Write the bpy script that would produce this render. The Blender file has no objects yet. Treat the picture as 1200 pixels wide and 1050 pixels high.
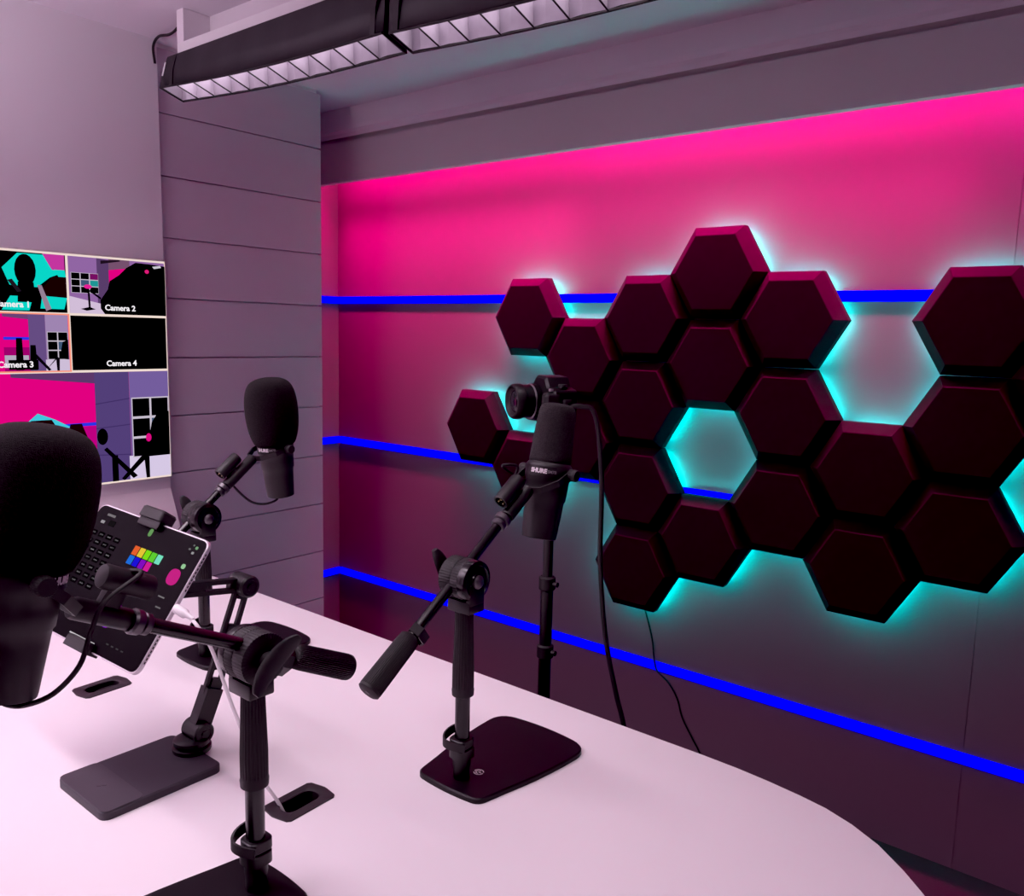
import bpy, bmesh, math, random
from mathutils import Vector, Matrix

random.seed(7)
SC = bpy.context.scene
COL = SC.collection
PI = math.pi
CZ = 1.45            # camera height; the desk top lies at 0.74
DZ = 0.74

# ---------------------------------------------------------------- materials
def nmat(name):
    m = bpy.data.materials.new(name)
    m.use_nodes = True
    nt = m.node_tree
    for n in list(nt.nodes):
        nt.nodes.remove(n)
    out = nt.nodes.new('ShaderNodeOutputMaterial')
    return m, nt, out

def pbr(name, col, rough=0.5, metal=0.0, var=0.08, nscale=30.0, bump=0.0, bscale=200.0, spec=0.5, sheen=0.0, coat=0.0):
    m, nt, out = nmat(name)
    b = nt.nodes.new('ShaderNodeBsdfPrincipled')
    nt.links.new(b.outputs[0], out.inputs[0])
    b.inputs['Roughness'].default_value = rough
    b.inputs['Metallic'].default_value = metal
    b.inputs['Specular IOR Level'].default_value = spec
    b.inputs['Sheen Weight'].default_value = sheen
    b.inputs['Coat Weight'].default_value = coat
    tc = nt.nodes.new('ShaderNodeTexCoord')
    no = nt.nodes.new('ShaderNodeTexNoise')
    no.inputs['Scale'].default_value = nscale
    no.inputs['Detail'].default_value = 3
    nt.links.new(tc.outputs['Object'], no.inputs['Vector'])
    mx = nt.nodes.new('ShaderNodeMix')
    mx.data_type = 'RGBA'
    a = [max(0, c * (1 - var)) for c in col]
    z = [min(1, c * (1 + var)) for c in col]
    mx.inputs[6].default_value = (*a, 1)
    mx.inputs[7].default_value = (*z, 1)
    nt.links.new(no.outputs['Fac'], mx.inputs[0])
    nt.links.new(mx.outputs[2], b.inputs['Base Color'])
    if bump > 0:
        n2 = nt.nodes.new('ShaderNodeTexNoise')
        n2.inputs['Scale'].default_value = bscale
        n2.inputs['Detail'].default_value = 2
        nt.links.new(tc.outputs['Object'], n2.inputs['Vector'])
        bp = nt.nodes.new('ShaderNodeBump')
        bp.inputs['Strength'].default_value = bump
        bp.inputs['Distance'].default_value = 0.002
        nt.links.new(n2.outputs['Fac'], bp.inputs['Height'])
        nt.links.new(bp.outputs[0], b.inputs['Normal'])
    return m

def emit(name, col, strength=1.0):
    m, nt, out = nmat(name)
    e = nt.nodes.new('ShaderNodeEmission')
    e.inputs[0].default_value = (*col, 1)
    e.inputs[1].default_value = strength
    nt.links.new(e.outputs[0], out.inputs[0])
    return m

def s2l(r, g, b):
    f = lambda c: (c / 255 / 12.92) if c <= 10 else ((c / 255 + 0.055) / 1.055) ** 2.4
    return (f(r), f(g), f(b))

M = {}
M['wall'] = pbr('wall_paint', (0.70, 0.63, 0.69), 0.75, var=0.03, nscale=3, bump=0.05, bscale=90)
M['slat'] = pbr('slat_board', (0.50, 0.40, 0.49), 0.55, var=0.03, nscale=2)
M['sill'] = pbr('sill_paint', (0.68, 0.60, 0.65), 0.6, var=0.02, nscale=3)
M['ceil'] = pbr('ceiling_paint', (0.74, 0.66, 0.74), 0.85, var=0.03, nscale=2, bump=0.05, bscale=60)
M['beam'] = pbr('beam_paint', (0.80, 0.72, 0.78), 0.6, var=0.03, nscale=4)
M['bulk'] = pbr('bulkhead_paint', (0.62, 0.54, 0.58), 0.8, var=0.03, nscale=2)
M['ledwall'] = pbr('led_wall_paint', (0.195, 0.112, 0.160), 0.62, var=0.03, nscale=2.5, bump=0.04, bscale=40)
M['floor'] = pbr('floor_carpet', (0.035, 0.024, 0.032), 0.9, var=0.1, nscale=80, bump=0.3)
M['desk'] = pbr('desk_laminate', (0.82, 0.76, 0.79), 0.42, var=0.025, nscale=3.0, spec=0.35)
M['deskleg'] = pbr('desk_pedestal_paint', (0.5, 0.46, 0.48), 0.6)
M['black'] = pbr('satin_black_metal', (0.010, 0.009, 0.010), 0.40, var=0.15, nscale=60)
M['tube'] = pbr('glossy_black_tube', (0.010, 0.009, 0.010), 0.24, var=0.1, nscale=50)
M['plate'] = pbr('base_plate_paint', (0.010, 0.008, 0.010), 0.42, var=0.15, nscale=60, bump=0.05, bscale=900, spec=0.25)
M['rubber'] = pbr('black_rubber', (0.014, 0.012, 0.0135), 0.6, var=0.15, nscale=90)
M['micbody'] = pbr('mic_enamel', (0.017, 0.015, 0.0165), 0.48, var=0.1, nscale=60)
M['steel'] = pbr('brushed_steel', (0.45, 0.42, 0.44), 0.32, metal=1.0, var=0.08, nscale=80)
M['dull'] = pbr('dull_steel', (0.13, 0.12, 0.13), 0.4, metal=0.9, var=0.08, nscale=80)
M['brass'] = pbr('gold_contact', (0.75, 0.6, 0.3), 0.3, metal=1.0)
M['foam'] = pbr('open_cell_foam', (0.016, 0.0135, 0.0145), 0.95, var=0.85, nscale=380, bump=0.9, bscale=1100, spec=0.15, sheen=0.04)
M['foam_grey'] = pbr('grey_cell_foam', (0.034, 0.030, 0.032), 0.95, var=0.7, nscale=520, bump=0.9, bscale=620, spec=0.15, sheen=0.05)
M['hex'] = pbr('hexagon_fabric', (0.036, 0.0145, 0.026), 0.9, var=0.15, nscale=40, bump=0.15, bscale=500, spec=0.2)
M['fabric'] = pbr('softbox_fabric', (0.012, 0.010, 0.013), 0.55, var=0.3, nscale=14, bump=0.4, bscale=22)
M['silver'] = pbr('silver_lining', (0.36, 0.32, 0.38), 0.5, var=0.12, nscale=35, bump=0.3, bscale=40)
M['white'] = pbr('white_plastic', (0.82, 0.78, 0.80), 0.4, var=0.02)
M['alu'] = pbr('silver_aluminium', (0.72, 0.66, 0.70), 0.38, metal=0.6, var=0.04)
M['glass'] = pbr('dark_screen_glass', (0.006, 0.005, 0.006), 0.3, var=0.3, nscale=16, spec=0.03)
M['pad'] = pbr('charger_pad', (0.040, 0.034, 0.044), 0.55, var=0.08, nscale=40)
M['padseam'] = pbr('charger_front', (0.050, 0.042, 0.053), 0.5, var=0.08, nscale=40)
M['hole'] = pbr('grommet_inside', (0.006, 0.005, 0.006), 0.5)
M['grommet'] = pbr('grommet_plastic', (0.026, 0.022, 0.025), 0.45, var=0.1, nscale=60)
M['cam'] = pbr('camera_shell', (0.008, 0.007, 0.008), 0.45, var=0.2, nscale=60)
M['lens'] = pbr('lens_glass', (0.010, 0.008, 0.012), 0.08, coat=0.8)
M['print'] = pbr('white_print', (0.75, 0.68, 0.72), 0.5)
M['print_dim'] = pbr('grey_print', (0.22, 0.19, 0.21), 0.5)
M['diff'] = emit('softbox_diffuser', (1.0, 0.86, 0.97), 0.9)
M['blue'] = emit('blue_led', (0.0, 0.002, 1.0), 1.5)
M['cyan'] = emit('cyan_led', (0.0, 0.95, 0.76), 84.0)
M['cream'] = emit('screen_border', s2l(245, 225, 215), 0.95)
M['frame'] = pbr('display_frame', (0.55, 0.47, 0.50), 0.5)

EM = {}
def em(r, g, b):
    k = (r, g, b)
    if k not in EM:
        EM[k] = emit('screen_%d_%d_%d' % k, s2l(r, g, b), 1.0)
    return EM[k]

# ---------------------------------------------------------------- geometry helpers
def T(loc=(0, 0, 0), rot=None):
    m = Matrix.Translation(Vector(loc))
    if rot is not None:
        m = m @ rot.to_4x4()
    return m

def frame_from(z, x=None):
    """rotation whose local z runs along z (x hints the local x)"""
    z = Vector(z).normalized()
    h = Vector(x) if x is not None else (Vector((0, 0, 1)) if abs(z.z) < 0.9 else Vector((1, 0, 0)))
    xx = (h - z * h.dot(z)).normalized()
    yy = z.cross(xx)
    return Matrix((xx, yy, z)).transposed()

def box(bm, c, s, mat4=None, bev=0.0, mi=0):
    r = bmesh.ops.create_cube(bm, size=1.0)
    vs = r['verts']
    for v in vs:
        v.co = Vector((v.co.x * s[0], v.co.y * s[1], v.co.z * s[2])) + Vector(c)
        if mat4 is not None:
            v.co = mat4 @ v.co
    fs = set(f for v in vs for f in v.link_faces)
    for f in fs:
        f.material_index = mi
    if bev > 0:
        es = list(set(e for v in vs for e in v.link_edges))
        bmesh.ops.bevel(bm, geom=es, offset=bev, segments=2, profile=0.5, affect='EDGES')

def ring_faces(bm, rings, closed=True, cap0=True, cap1=True, mi=0):
    n = len(rings[0])
    for a, b in zip(rings[:-1], rings[1:]):
        rng = range(n) if closed else range(n - 1)
        for i in rng:
            j = (i + 1) % n
            try:
                f = bm.faces.new((a[i], a[j], b[j], b[i]))
                f.material_index = mi
            except ValueError:
                pass
    if cap0:
        f = bm.faces.new(list(reversed(rings[0]))); f.material_index = mi
    if cap1:
        f = bm.faces.new(rings[-1]); f.material_index = mi

def lathe(bm, prof, seg=32, mat4=None, cap0=True, cap1=True, ribs=0, ribd=0.0, mi=0):
    """prof: (radius, z) from bottom to top"""
    rings = []
    for (r, z) in prof:
        ring = []
        for i in range(seg):
            a = 2 * PI * i / seg
            rr = r
            if ribs:
                rr = r + ribd * (1 if (i * ribs * 2 // seg) % 2 == 0 else -1) * 0.5
            co = Vector((rr * math.cos(a), rr * math.sin(a), z))
            ring.append(bm.verts.new(mat4 @ co if mat4 is not None else co))
        rings.append(ring)
    ring_faces(bm, rings, True, cap0, cap1, mi)

def smooth_path(pts, sub=6):
    P = [Vector(p) for p in pts]
    if len(P) < 3:
        return P
    out = []
    Q = [P[0] * 2 - P[1]] + P + [P[-1] * 2 - P[-2]]
    for i in range(1, len(Q) - 2):
        p0, p1, p2, p3 = Q[i - 1], Q[i], Q[i + 1], Q[i + 2]
        for k in range(sub):
            t = k / sub
            out.append(0.5 * ((2 * p1) + (p2 - p0) * t + (2 * p0 - 5 * p1 + 4 * p2 - p3) * t * t + (3 * p1 - p0 - 3 * p2 + p3) * t ** 3))
    out.append(P[-1])
    return out

def tube(bm, pts, r, seg=12, mi=0):
    P = [Vector(p) for p in pts]
    rs = r if isinstance(r, (list, tuple)) else [r] * len(P)
    rings = []
    t = (P[1] - P[0]).normalized()
    u = t.orthogonal().normalized()
    for i, p in enumerate(P):
        if i == 0:
            tt = (P[1] - P[0]).normalized()
        elif i == len(P) - 1:
            tt = (P[-1] - P[-2]).normalized()
        else:
            tt = ((P[i + 1] - p).normalized() + (p - P[i - 1]).normalized()).normalized()
        u = (u - tt * u.dot(tt)).normalized()
        w = tt.cross(u)
        rings.append([bm.verts.new(p + (u * math.cos(2 * PI * k / seg) + w * math.sin(2 * PI * k / seg)) * rs[i]) for k in range(seg)])
    ring_faces(bm, rings, mi=mi)

def ribbon(bm, pts, side, w, th):
    """flat strip bent along pts; side is the strip's width direction per point"""
    P = [Vector(p) for p in pts]
    rings = []
    for i, p in enumerate(P):
        a = P[max(0, i - 1)]
        b = P[min(len(P) - 1, i + 1)]
        t = (b - a).normalized()
        s = Vector(side)
        s = (s - t * s.dot(t)).normalized()
        nn = t.cross(s)
        rings.append([bm.verts.new(p + s * (w / 2) * x + nn * (th / 2) * y) for x, y in ((-1, -1), (1, -1), (1, 1), (-1, 1))])
    ring_faces(bm, rings)

def prism(bm, poly, z0, z1, mat4=None, bev=0.0, mi=0):
    """poly extruded in z; top edge chamfered by bev"""
    f4 = lambda x, y, z: (mat4 @ Vector((x, y, z))) if mat4 is not None else Vector((x, y, z))
    n = len(poly)
    rings = [[bm.verts.new(f4(x, y, z0)) for x, y in poly]]
    if bev > 0:
        cx = sum(p[0] for p in poly) / n
        cy = sum(p[1] for p in poly) / n
        ins = []
        for i in range(n):
            p = Vector(poly[i]); a = Vector(poly[i - 1]); b = Vector(poly[(i + 1) % n])
            e1 = (p - a).normalized(); e2 = (b - p).normalized()
            nn = Vector((-(e1.y + e2.y), e1.x + e2.x))
            nn = nn.normalized() if nn.length > 1e-9 else Vector((0, 0))
            if nn.dot(Vector((cx, cy)) - p) < 0:
                nn = -nn
            ins.append(p + nn * bev)
        rings.append([bm.verts.new(f4(x, y, z1 - bev)) for x, y in poly])
        rings.append([bm.verts.new(f4(p.x, p.y, z1)) for p in ins])
    else:
        rings.append([bm.verts.new(f4(x, y, z1)) for x, y in poly])
    ring_faces(bm, rings, mi=mi)

def rounded(corners, r, seg=6):
    """round the corners of a 2-D polygon (r: number or list)"""
    out = []
    n = len(corners)
    for i in range(n):
        p = Vector(corners[i]); a = Vector(corners[i - 1]); b = Vector(corners[(i + 1) % n])
        rr = r[i] if isinstance(r, (list, tuple)) else r
        da = (a - p).normalized(); db = (b - p).normalized()
        ang = da.angle(db)
        d = min(rr / math.tan(ang / 2), (a - p).length * 0.49, (b - p).length * 0.49)
        p0 = p + da * d; p1 = p + db * d
        for k in range(seg + 1):
            t = k / seg
            out.append(tuple((1 - t) ** 2 * p0 + 2 * t * (1 - t) * p + t * t * p1))
    return out

def rrect(w, h, r, seg=6, cx=0, cy=0):
    return [(x + cx, y + cy) for x, y in rounded([(-w / 2, -h / 2), (w / 2, -h / 2), (w / 2, h / 2), (-w / 2, h / 2)], r, seg)]

def obj(name, bm, mats, parent=None, sharp=35, smooth=True):
    bmesh.ops.recalc_face_normals(bm, faces=bm.faces[:])
    me = bpy.data.meshes.new(name)
    bm.to_mesh(me)
    bm.free()
    for m in (mats if isinstance(mats, (list, tuple)) else [mats]):
        me.materials.append(m)
    if smooth:
        for p in me.polygons:
            p.use_smooth = True
        me.set_sharp_from_angle(angle=math.radians(sharp))
    o = bpy.data.objects.new(name, me)
    COL.objects.link(o)
    if parent is not None:
        o.parent = parent
    return o

def B():
    return bmesh.new()

def tag(o, label=None, cat=None, group=None, kind=None):
    if label: o['label'] = label
    if cat: o['category'] = cat
    if group: o['group'] = group
    if kind: o['kind'] = kind
    return o

def thing(name, label, cat, loc=(0, 0, 0), rot=None, group=None):
    o = bpy.data.objects.new(name, None)
    COL.objects.link(o)
    o.empty_display_size = 0.05
    o.location = loc
    if rot is not None:
        o.rotation_euler = rot.to_euler()
    return tag(o, label, cat, group)

def struct(name, bm, m, label=None, smooth=False):
    o = obj(name, bm, m, smooth=smooth)
    o['kind'] = 'structure'
    if label:
        o['label'] = label
    return o

def text_mesh(body, size, depth=0.0004, align='CENTER', bold=0.0):
    cu = bpy.data.curves.new('lettering', 'FONT')
    cu.body = body
    cu.size = size
    cu.align_x = align
    cu.align_y = 'CENTER'
    cu.extrude = depth
    cu.offset = bold
    cu.resolution_u = 3
    o = bpy.data.objects.new('lettering', cu)
    COL.objects.link(o)
    dg = bpy.context.evaluated_depsgraph_get()
    me = bpy.data.meshes.new_from_object(o.evaluated_get(dg))
    bpy.data.objects.remove(o)
    bpy.data.curves.remove(cu)
    return me

def add_text(bm, body, size, mat4, mi=0, **k):
    me = text_mesh(body, size, **k)
    me.transform(mat4)
    n0 = len(bm.faces)
    bm.from_mesh(me)
    bm.faces.ensure_lookup_table()
    for f in bm.faces[n0:]:
        f.material_index = mi
    bpy.data.meshes.remove(me)

def W(x, y, z):
    """camera-height coordinates to world"""
    return (x, y, z + CZ)

# ---------------------------------------------------------------- camera
Rw = ((0.77522868, 0.10519139, -0.62286055), (0.631203, -0.09065875, 0.77030108), (0.02456128, -0.99031094, -0.13667839))
cam_d = bpy.data.cameras.new('photo_camera')
cam = bpy.data.objects.new('photo_camera', cam_d)
COL.objects.link(cam)
mw = Matrix.Identity(4)
for i in range(3):
    mw[i][0] = Rw[i][0]
    mw[i][1] = -Rw[i][1]
    mw[i][2] = -Rw[i][2]
    mw[i][3] = (0, 0, CZ)[i]
cam.matrix_world = mw
cam_d.sensor_fit = 'HORIZONTAL'
cam_d.sensor_width = 36.0
cam_d.lens = 36.0 * 977 / 1200
cam_d.clip_start = 0.02
SC.camera = cam

# ================================================================ THE SETTING
CEIL = 0.868 + CZ
WY = 2.46
XE = -3.015          # end wall behind the slatted column
XL = -2.58           # wall with the display

bm = B(); box(bm, (-0.6, 0.3, -0.05), (5.6, 5.0, 0.1)); struct('floor', bm, M['floor'], 'dark studio carpet')
bm = B(); box(bm, (-0.6, 0.3, CEIL + 0.05), (5.6, 5.0, 0.1)); struct('ceiling', bm, M['ceil'], 'pale mauve ceiling')

# wall carrying the display, ends at y=1.40
bm = B(); box(bm, (XL - 0.1, -0.2, CEIL / 2), (0.2, 3.2, CEIL)); struct('wall_left', bm, M['wall'], 'pale wall with the display')
# sloped foot of that wall, running down to the desk
bm = B()
prof = [(XL, CZ - 0.535), (XL + 0.075, CZ - 0.705), (XL + 0.075, 0.0), (XL, 0.0)]
rings = []
for y in (-1.8, 1.40):
    rings.append([bm.verts.new((x, y, z)) for x, z in prof])
ring_faces(bm, rings)
struct('trim_1', bm, M['sill'], 'sloped foot of the display wall above the desk')

# slatted column: boards with shadow gaps, one surface
bm = B()
top = CZ + 0.855
zl = [0.0] + [CZ + 0.658 - 0.1915 * k for k in range(9, -1, -1)] + [top]
zl = [z for z in zl if z >= 0 and z <= top]
for a, b in zip(zl[:-1], zl[1:]):
    box(bm, (-2.606, 1.72, (a + b) / 2 ), (0.012, 0.64, b - a - 0.0045))
box(bm, (-2.81, 1.718, top / 2), (0.40, 0.632, top))
struct('wall_column', bm, M['slat'], 'column clad with wide grey boards')
bm = B(); box(bm, (-2.80, 1.70, (top + CEIL) / 2 + 0.002), (0.38, 0.66, CEIL - top + 0.004)); struct('trim_2', bm, M['beam'])

# wall behind the panels, with one vertical board joint
bm = B()
box(bm, (-1.70, WY + 0.05, CEIL / 2), (2.6465, 0.1, CEIL))
box(bm, (0.715, WY + 0.05, CEIL / 2), (2.18, 0.1, CEIL))
box(bm, (-0.376, WY + 0.0515, CEIL / 2), (0.004, 0.0985, CEIL))
struct('wall_back', bm, M['ledwall'], 'wall washed with pink light')
bm = B(); box(bm, (XE - 0.05, 2.20, CEIL / 2), (0.1, 0.62, CEIL)); struct('wall_end', bm, M['ledwall'])
bm = B(); box(bm, (1.85, 0.3, CEIL / 2), (0.1, 5.0, CEIL)); struct('wall_right', bm, M['wall'])
bm = B(); box(bm, (-0.5, -1.85, CEIL / 2), (4.8, 0.1, CEIL)); struct('wall_rear', bm, M['wall'])

# bulkhead hiding the pink lamp, and the moulding on it
BZ = CZ + 0.592
bm = B(); box(bm, (-0.6, 2.290, (BZ + CZ + 0.748) / 2), (4.83, 0.03, CZ + 0.748 - BZ)); box(bm, (-0.6, 2.302, (BZ + CEIL) / 2 + 0.01), (4.83, 0.025, CEIL - BZ - 0.02)); struct('trim_3', bm, M['bulk'], 'bulkhead above the pink wall')
bm = B()
mp = [(2.277, CEIL), (2.277, CZ + 0.765), (2.268, CZ + 0.762), (2.262, CZ + 0.775), (2.252, CZ + 0.785), (2.250, CZ + 0.80), (2.250, CEIL)]
rings = [[bm.verts.new((x, y, z)) for y, z in mp] for x in (-3.01, 1.80)]
ring_faces(bm, rings)
struct('trim_4', bm, M['ceil'], 'ceiling moulding along the bulkhead')

# ceiling beam with its end block
bm = B()
box(bm, (-0.9, 1.43, (CEIL + CZ + 0.749) / 2), (2.74, 0.075, CEIL - CZ - 0.749))
struct('trim_5', bm, M['beam'], 'white ceiling beam above the softboxes')
bm = B()
box(bm, (-2.285, 1.36, (CEIL + CZ + 0.752) / 2), (0.035, 0.10, CEIL - CZ - 0.752), bev=0.002)
struct('trim_6', bm, M['beam'], 'white end block of the ceiling beam')

# ================================================================ BLUE LIGHT LINES
STRIPZ = [(0.1262, 'upper'), (-0.504, 'middle'), (-1.122, 'lowest')]
SLAB = ['bright blue light line highest on the pink wall, passing behind the top panels',
        'bright blue light line at mid height, passing behind the leftmost hexagon panel',
        'bright blue light line lowest on the wall, just above the desk edge']
for (z, nm), lb in zip(STRIPZ, SLAB):
    t = thing('light_strip', lb, 'light strip', W(-3.0, WY, z), group='blue light lines on the wall')
    bm = B(); box(bm, (2.39, -0.004, 0), (4.78, 0.008, 0.031)); obj('long_run', bm, M['blue'], t)
    bm = B(); box(bm, (-0.008, -0.22, 0), (0.008, 0.43, 0.031)); obj('corner_run', bm, M['blue'], t)

# ================================================================ HEXAGON PANELS
SIDE = 0.1603
DX = 0.2404
ROW = 0.2776
X0 = -2.112
def hexc(c, k):
    return (X0 + DX * c, (0.057 if c % 2 else -0.082) - ROW * k)
CELLS = {
    (0, 1): 'dark hexagon acoustic panel furthest left of the whole cluster, left of the camera lens',
    (1, 0): 'dark hexagon acoustic panel standing out at the upper left, crossing the highest blue line',
    (1, 2): 'dark hexagon acoustic panel directly below the camera lens, partly behind the middle microphone',
    (2, 0): 'dark hexagon acoustic panel just above the camera body',
    (2, 1): 'dark hexagon acoustic panel mostly hidden behind the camera body and its cable',
    (3, 0): 'dark hexagon acoustic panel left of and just below the topmost one',
    (3, 1): 'dark hexagon acoustic panel to the upper left of the cyan hexagonal opening',
    (3, 2): 'dark hexagon acoustic panel to the lower left of the cyan hexagonal opening',
    (3, 3): 'dark hexagon acoustic panel at the lower left tip with a thin cable below it',
    (4, -1): 'dark hexagon acoustic panel topmost of the whole cluster',
    (4, 0): 'dark hexagon acoustic panel directly under the topmost one, above the cyan opening',
    (4, 2): 'dark hexagon acoustic panel directly under the cyan hexagonal opening',
    (5, 0): 'dark hexagon acoustic panel right of and just below the topmost one',
    (5, 1): 'dark hexagon acoustic panel to the upper right of the cyan hexagonal opening',
    (5, 2): 'dark hexagon acoustic panel to the lower right of the cyan hexagonal opening',
    (6, 1): 'dark hexagon acoustic panel forming the floor of the big cyan gap at right',
    (6, 2): 'dark hexagon acoustic panel hanging lowest of the right half of the cluster',
    (7, 0): 'dark hexagon acoustic panel at upper right, alone beyond the big cyan gap',
    (7, 1): 'dark hexagon acoustic panel directly below the upper right one, near the photo edge',
    (7, 2): 'dark hexagon acoustic panel at the lower right, beneath two others in its column',
    (8, 0): 'dark hexagon acoustic panel cut off by the right photo edge',
}
# a few more of the cluster carry on beyond the frame
EXTRA = set()
HY_B, HY_R, HY_F = WY - 0.040, WY - 0.066, WY - 0.096
def hexpts(s):
    return [(s * math.cos(PI / 3 * i), s * math.sin(PI / 3 * i)) for i in range(6)]
def nb(c, k):
    # neighbours in the order of edges i -> i+1 of hexpts (30, 90, 150, 210, 270, 330 degrees)
    up = 0 if c % 2 else 1
    # odd columns sit half a row higher than the even ones of the same k
    if c % 2:
        return [(c + 1, k - 1), (c, k - 1), (c - 1, k - 1), (c - 1, k), (c, k + 1), (c + 1, k)]
    return [(c + 1, k), (c, k - 1), (c - 1, k), (c - 1, k + 1), (c, k + 1), (c + 1, k + 1)]
for (c, k), lb in CELLS.items():
    x, z = hexc(c, k)
    t = thing('acoustic_panel', lb, 'acoustic panel', (x, WY, z + CZ), group='hexagon acoustic panels on the wall')
    bm = B()
    s0 = SIDE * 0.992
    spec = [(SIDE - 0.012, WY - 0.029), (s0, HY_B), (s0, HY_R), (s0 * 0.985, HY_R - 0.003), (SIDE * 0.80, HY_F), (SIDE * 0.785, HY_F - 0.001)]  # first ring: rear lip added to keep cyan light off the ceiling
    rings = [[bm.verts.new((px, y - WY, pz)) for px, pz in hexpts(s)] for s, y in spec]
    ring_faces(bm, rings)
    obj('foam_face', bm, M['hex'], t, sharp=20)
    # spacer on the wall
    for zc, hh in (((0.075, 0.03), (-0.075, 0.03)) if (c % 2 and k == 2) else ((-0.012, 0.09),)):
        bm = B(); box(bm, (0, -0.020, zc), (0.12, 0.040, hh)); obj('mounting_block', bm, M['black'], t)
    P = hexpts(SIDE - 0.025)
    for i, q in enumerate(nb(c, k)):
        if q in CELLS:
            continue
        a = P[i]; b = P[(i + 1) % 6]
        bm = B()
        tube(bm, [(a[0], -0.023, a[1]), (b[0], -0.023, b[1])], 0.0035, 6)
        obj('edge_light', bm, M['cyan'], t)

# ================================================================ DESK
dk = thing('studio_desk', 'large white studio desk with a rounded right end, microphones standing on it', 'desk', (-1.3, 0.5, 0))
DO = Vector((-1.3, 0.5))
far = [(-2.503, -0.15), (-2.503, 1.265)]
curve = [(-0.58, 1.264), (-0.52, 1.262), (-0.464, 1.257), (-0.408, 1.249), (-0.365, 1.24), (-0.32, 1.222), (-0.275, 1.195), (-0.232, 1.157), (-0.196, 1.119), (-0.165, 1.07), (-0.14, 1.01), (-0.12, 0.93), (-0.105, 0.83), (-0.10, 0.70)]
poly = [(x - DO.x, y - DO.y) for x, y in far + curve + [(-0.10, -0.15)]]
bm = B(); prism(bm, list(reversed(poly)), DZ - 0.03, DZ, bev=0.0015)
top_o = obj('desktop', bm, M['desk'], dk, sharp=30)
bm = B(); box(bm, (0.0, 0.1, (DZ - 0.03) / 2), (1.7, 0.5, DZ - 0.03), bev=0.004); obj('pedestal', bm, M['deskleg'], dk)

# grommets: cut the holes in the desktop
GROM = [(-0.977, 0.719, 0.05, 'black cable grommet with a white cable entering it, behind the nearest stand'),
        (-1.597, 0.712, 0.05, 'black empty cable grommet below the tablet')]
slot = rounded([(-0.016, -0.033), (0.016, -0.033), (0.016, 0.033), (-0.016, 0.033)], 0.0155, 8)
cutters = []
for gx, gy, rz, lb in GROM:
    bm = B()
    prism(bm, slot, DZ - 0.1, DZ + 0.1, T((gx - DO.x, gy - DO.y, 0), Matrix.Rotation(rz, 3, 'Z')))
    bmesh.ops.recalc_face_normals(bm, faces=bm.faces[:])
    me = bpy.data.meshes.new('cut'); bm.to_mesh(me); bm.free()
    c_ = bpy.data.objects.new('cut', me); COL.objects.link(c_); c_.location = dk.location
    md = top_o.modifiers.new('cut', 'BOOLEAN'); md.object = c_; md.operation = 'DIFFERENCE'; md.solver = 'EXACT'
    cutters.append(c_)
dg = bpy.context.evaluated_depsgraph_get(); dg.update()
newme = bpy.data.meshes.new_from_object(top_o.evaluated_get(dg))
top_o.modifiers.clear()
old = top_o.data; top_o.data = newme; bpy.data.meshes.remove(old); newme.name = 'desktop'
for c_ in cutters:
    m_ = c_.data; bpy.data.objects.remove(c_); bpy.data.meshes.remove(m_)

for gx, gy, rz, lb in GROM:
    g = thing('cable_grommet', lb, 'cable grommet', (gx, gy, DZ), Matrix.Rotation(rz, 3, 'Z'), 'cable grommets let into the desk')
    # frame with bowed long sides
    outer = rounded([(-0.031, -0.045), (0.0, -0.051), (0.031, -0.045), (0.031, 0.045), (0.0, 0.051), (-0.031, 0.045)], [0.004, 0.02, 0.004, 0.004, 0.02, 0.004], 5)
    bm = B()
    nA = 48
    def polar(poly, n):
        res = []
        for i in range(n):
            a = 2 * PI * i / n
            d = Vector((math.cos(a), math.sin(a)))
            best = None
            for j in range(len(poly)):
                p = Vector(poly[j]); q = Vector(poly[(j + 1) % len(poly)])
                e = q - p
                den = d.x * e.y - d.y * e.x
                if abs(den) < 1e-12: continue
                tt = (p.x * e.y - p.y * e.x) / den
                ss = (p.x * d.y - p.y * d.x) / den
                if tt > 0 and -1e-6 <= ss <= 1 + 1e-6 and (best is None or tt > best):
                    best = tt
            res.append(d * best)
        return res
    po = polar(outer, nA); pi_ = polar(slot, nA)
    lay = [(po, 0.0, 1.0), (po, 0.0022, 0.99), (pi_, 0.003, 1.06), (pi_, 0.0015, 0.96), (pi_, -0.028, 0.94)]
    rings = [[bm.verts.new((p.x * s, p.y * s, z)) for p in pp] for pp, z, s in lay]
    ring_faces(bm, rings, cap0=False, cap1=False)
    obj('rim', bm, M['grommet'], g)
    bm = B(); prism(bm, [(x * 0.95, y * 0.95) for x, y in slot], -0.031, -0.028); obj('cup_floor', bm, M['hole'], g)
    if lb.find('empty') >= 0:
        bm = B(); tube(bm, smooth_path([(0.004, -0.022, -0.006), (0.0, 0.0, -0.004), (0.004, 0.02, -0.004), (0.0, 0.028, -0.010)]), 0.0022, 8)
        obj('brush_strip', bm, M['black'], g)

# ================================================================ MICROPHONE STANDS
BASE = rounded([(-0.0655, -0.027), (0.0655, -0.027), (0.098, 0.213), (-0.098, 0.213)], [0.016, 0.016, 0.03, 0.03], 6)
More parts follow.
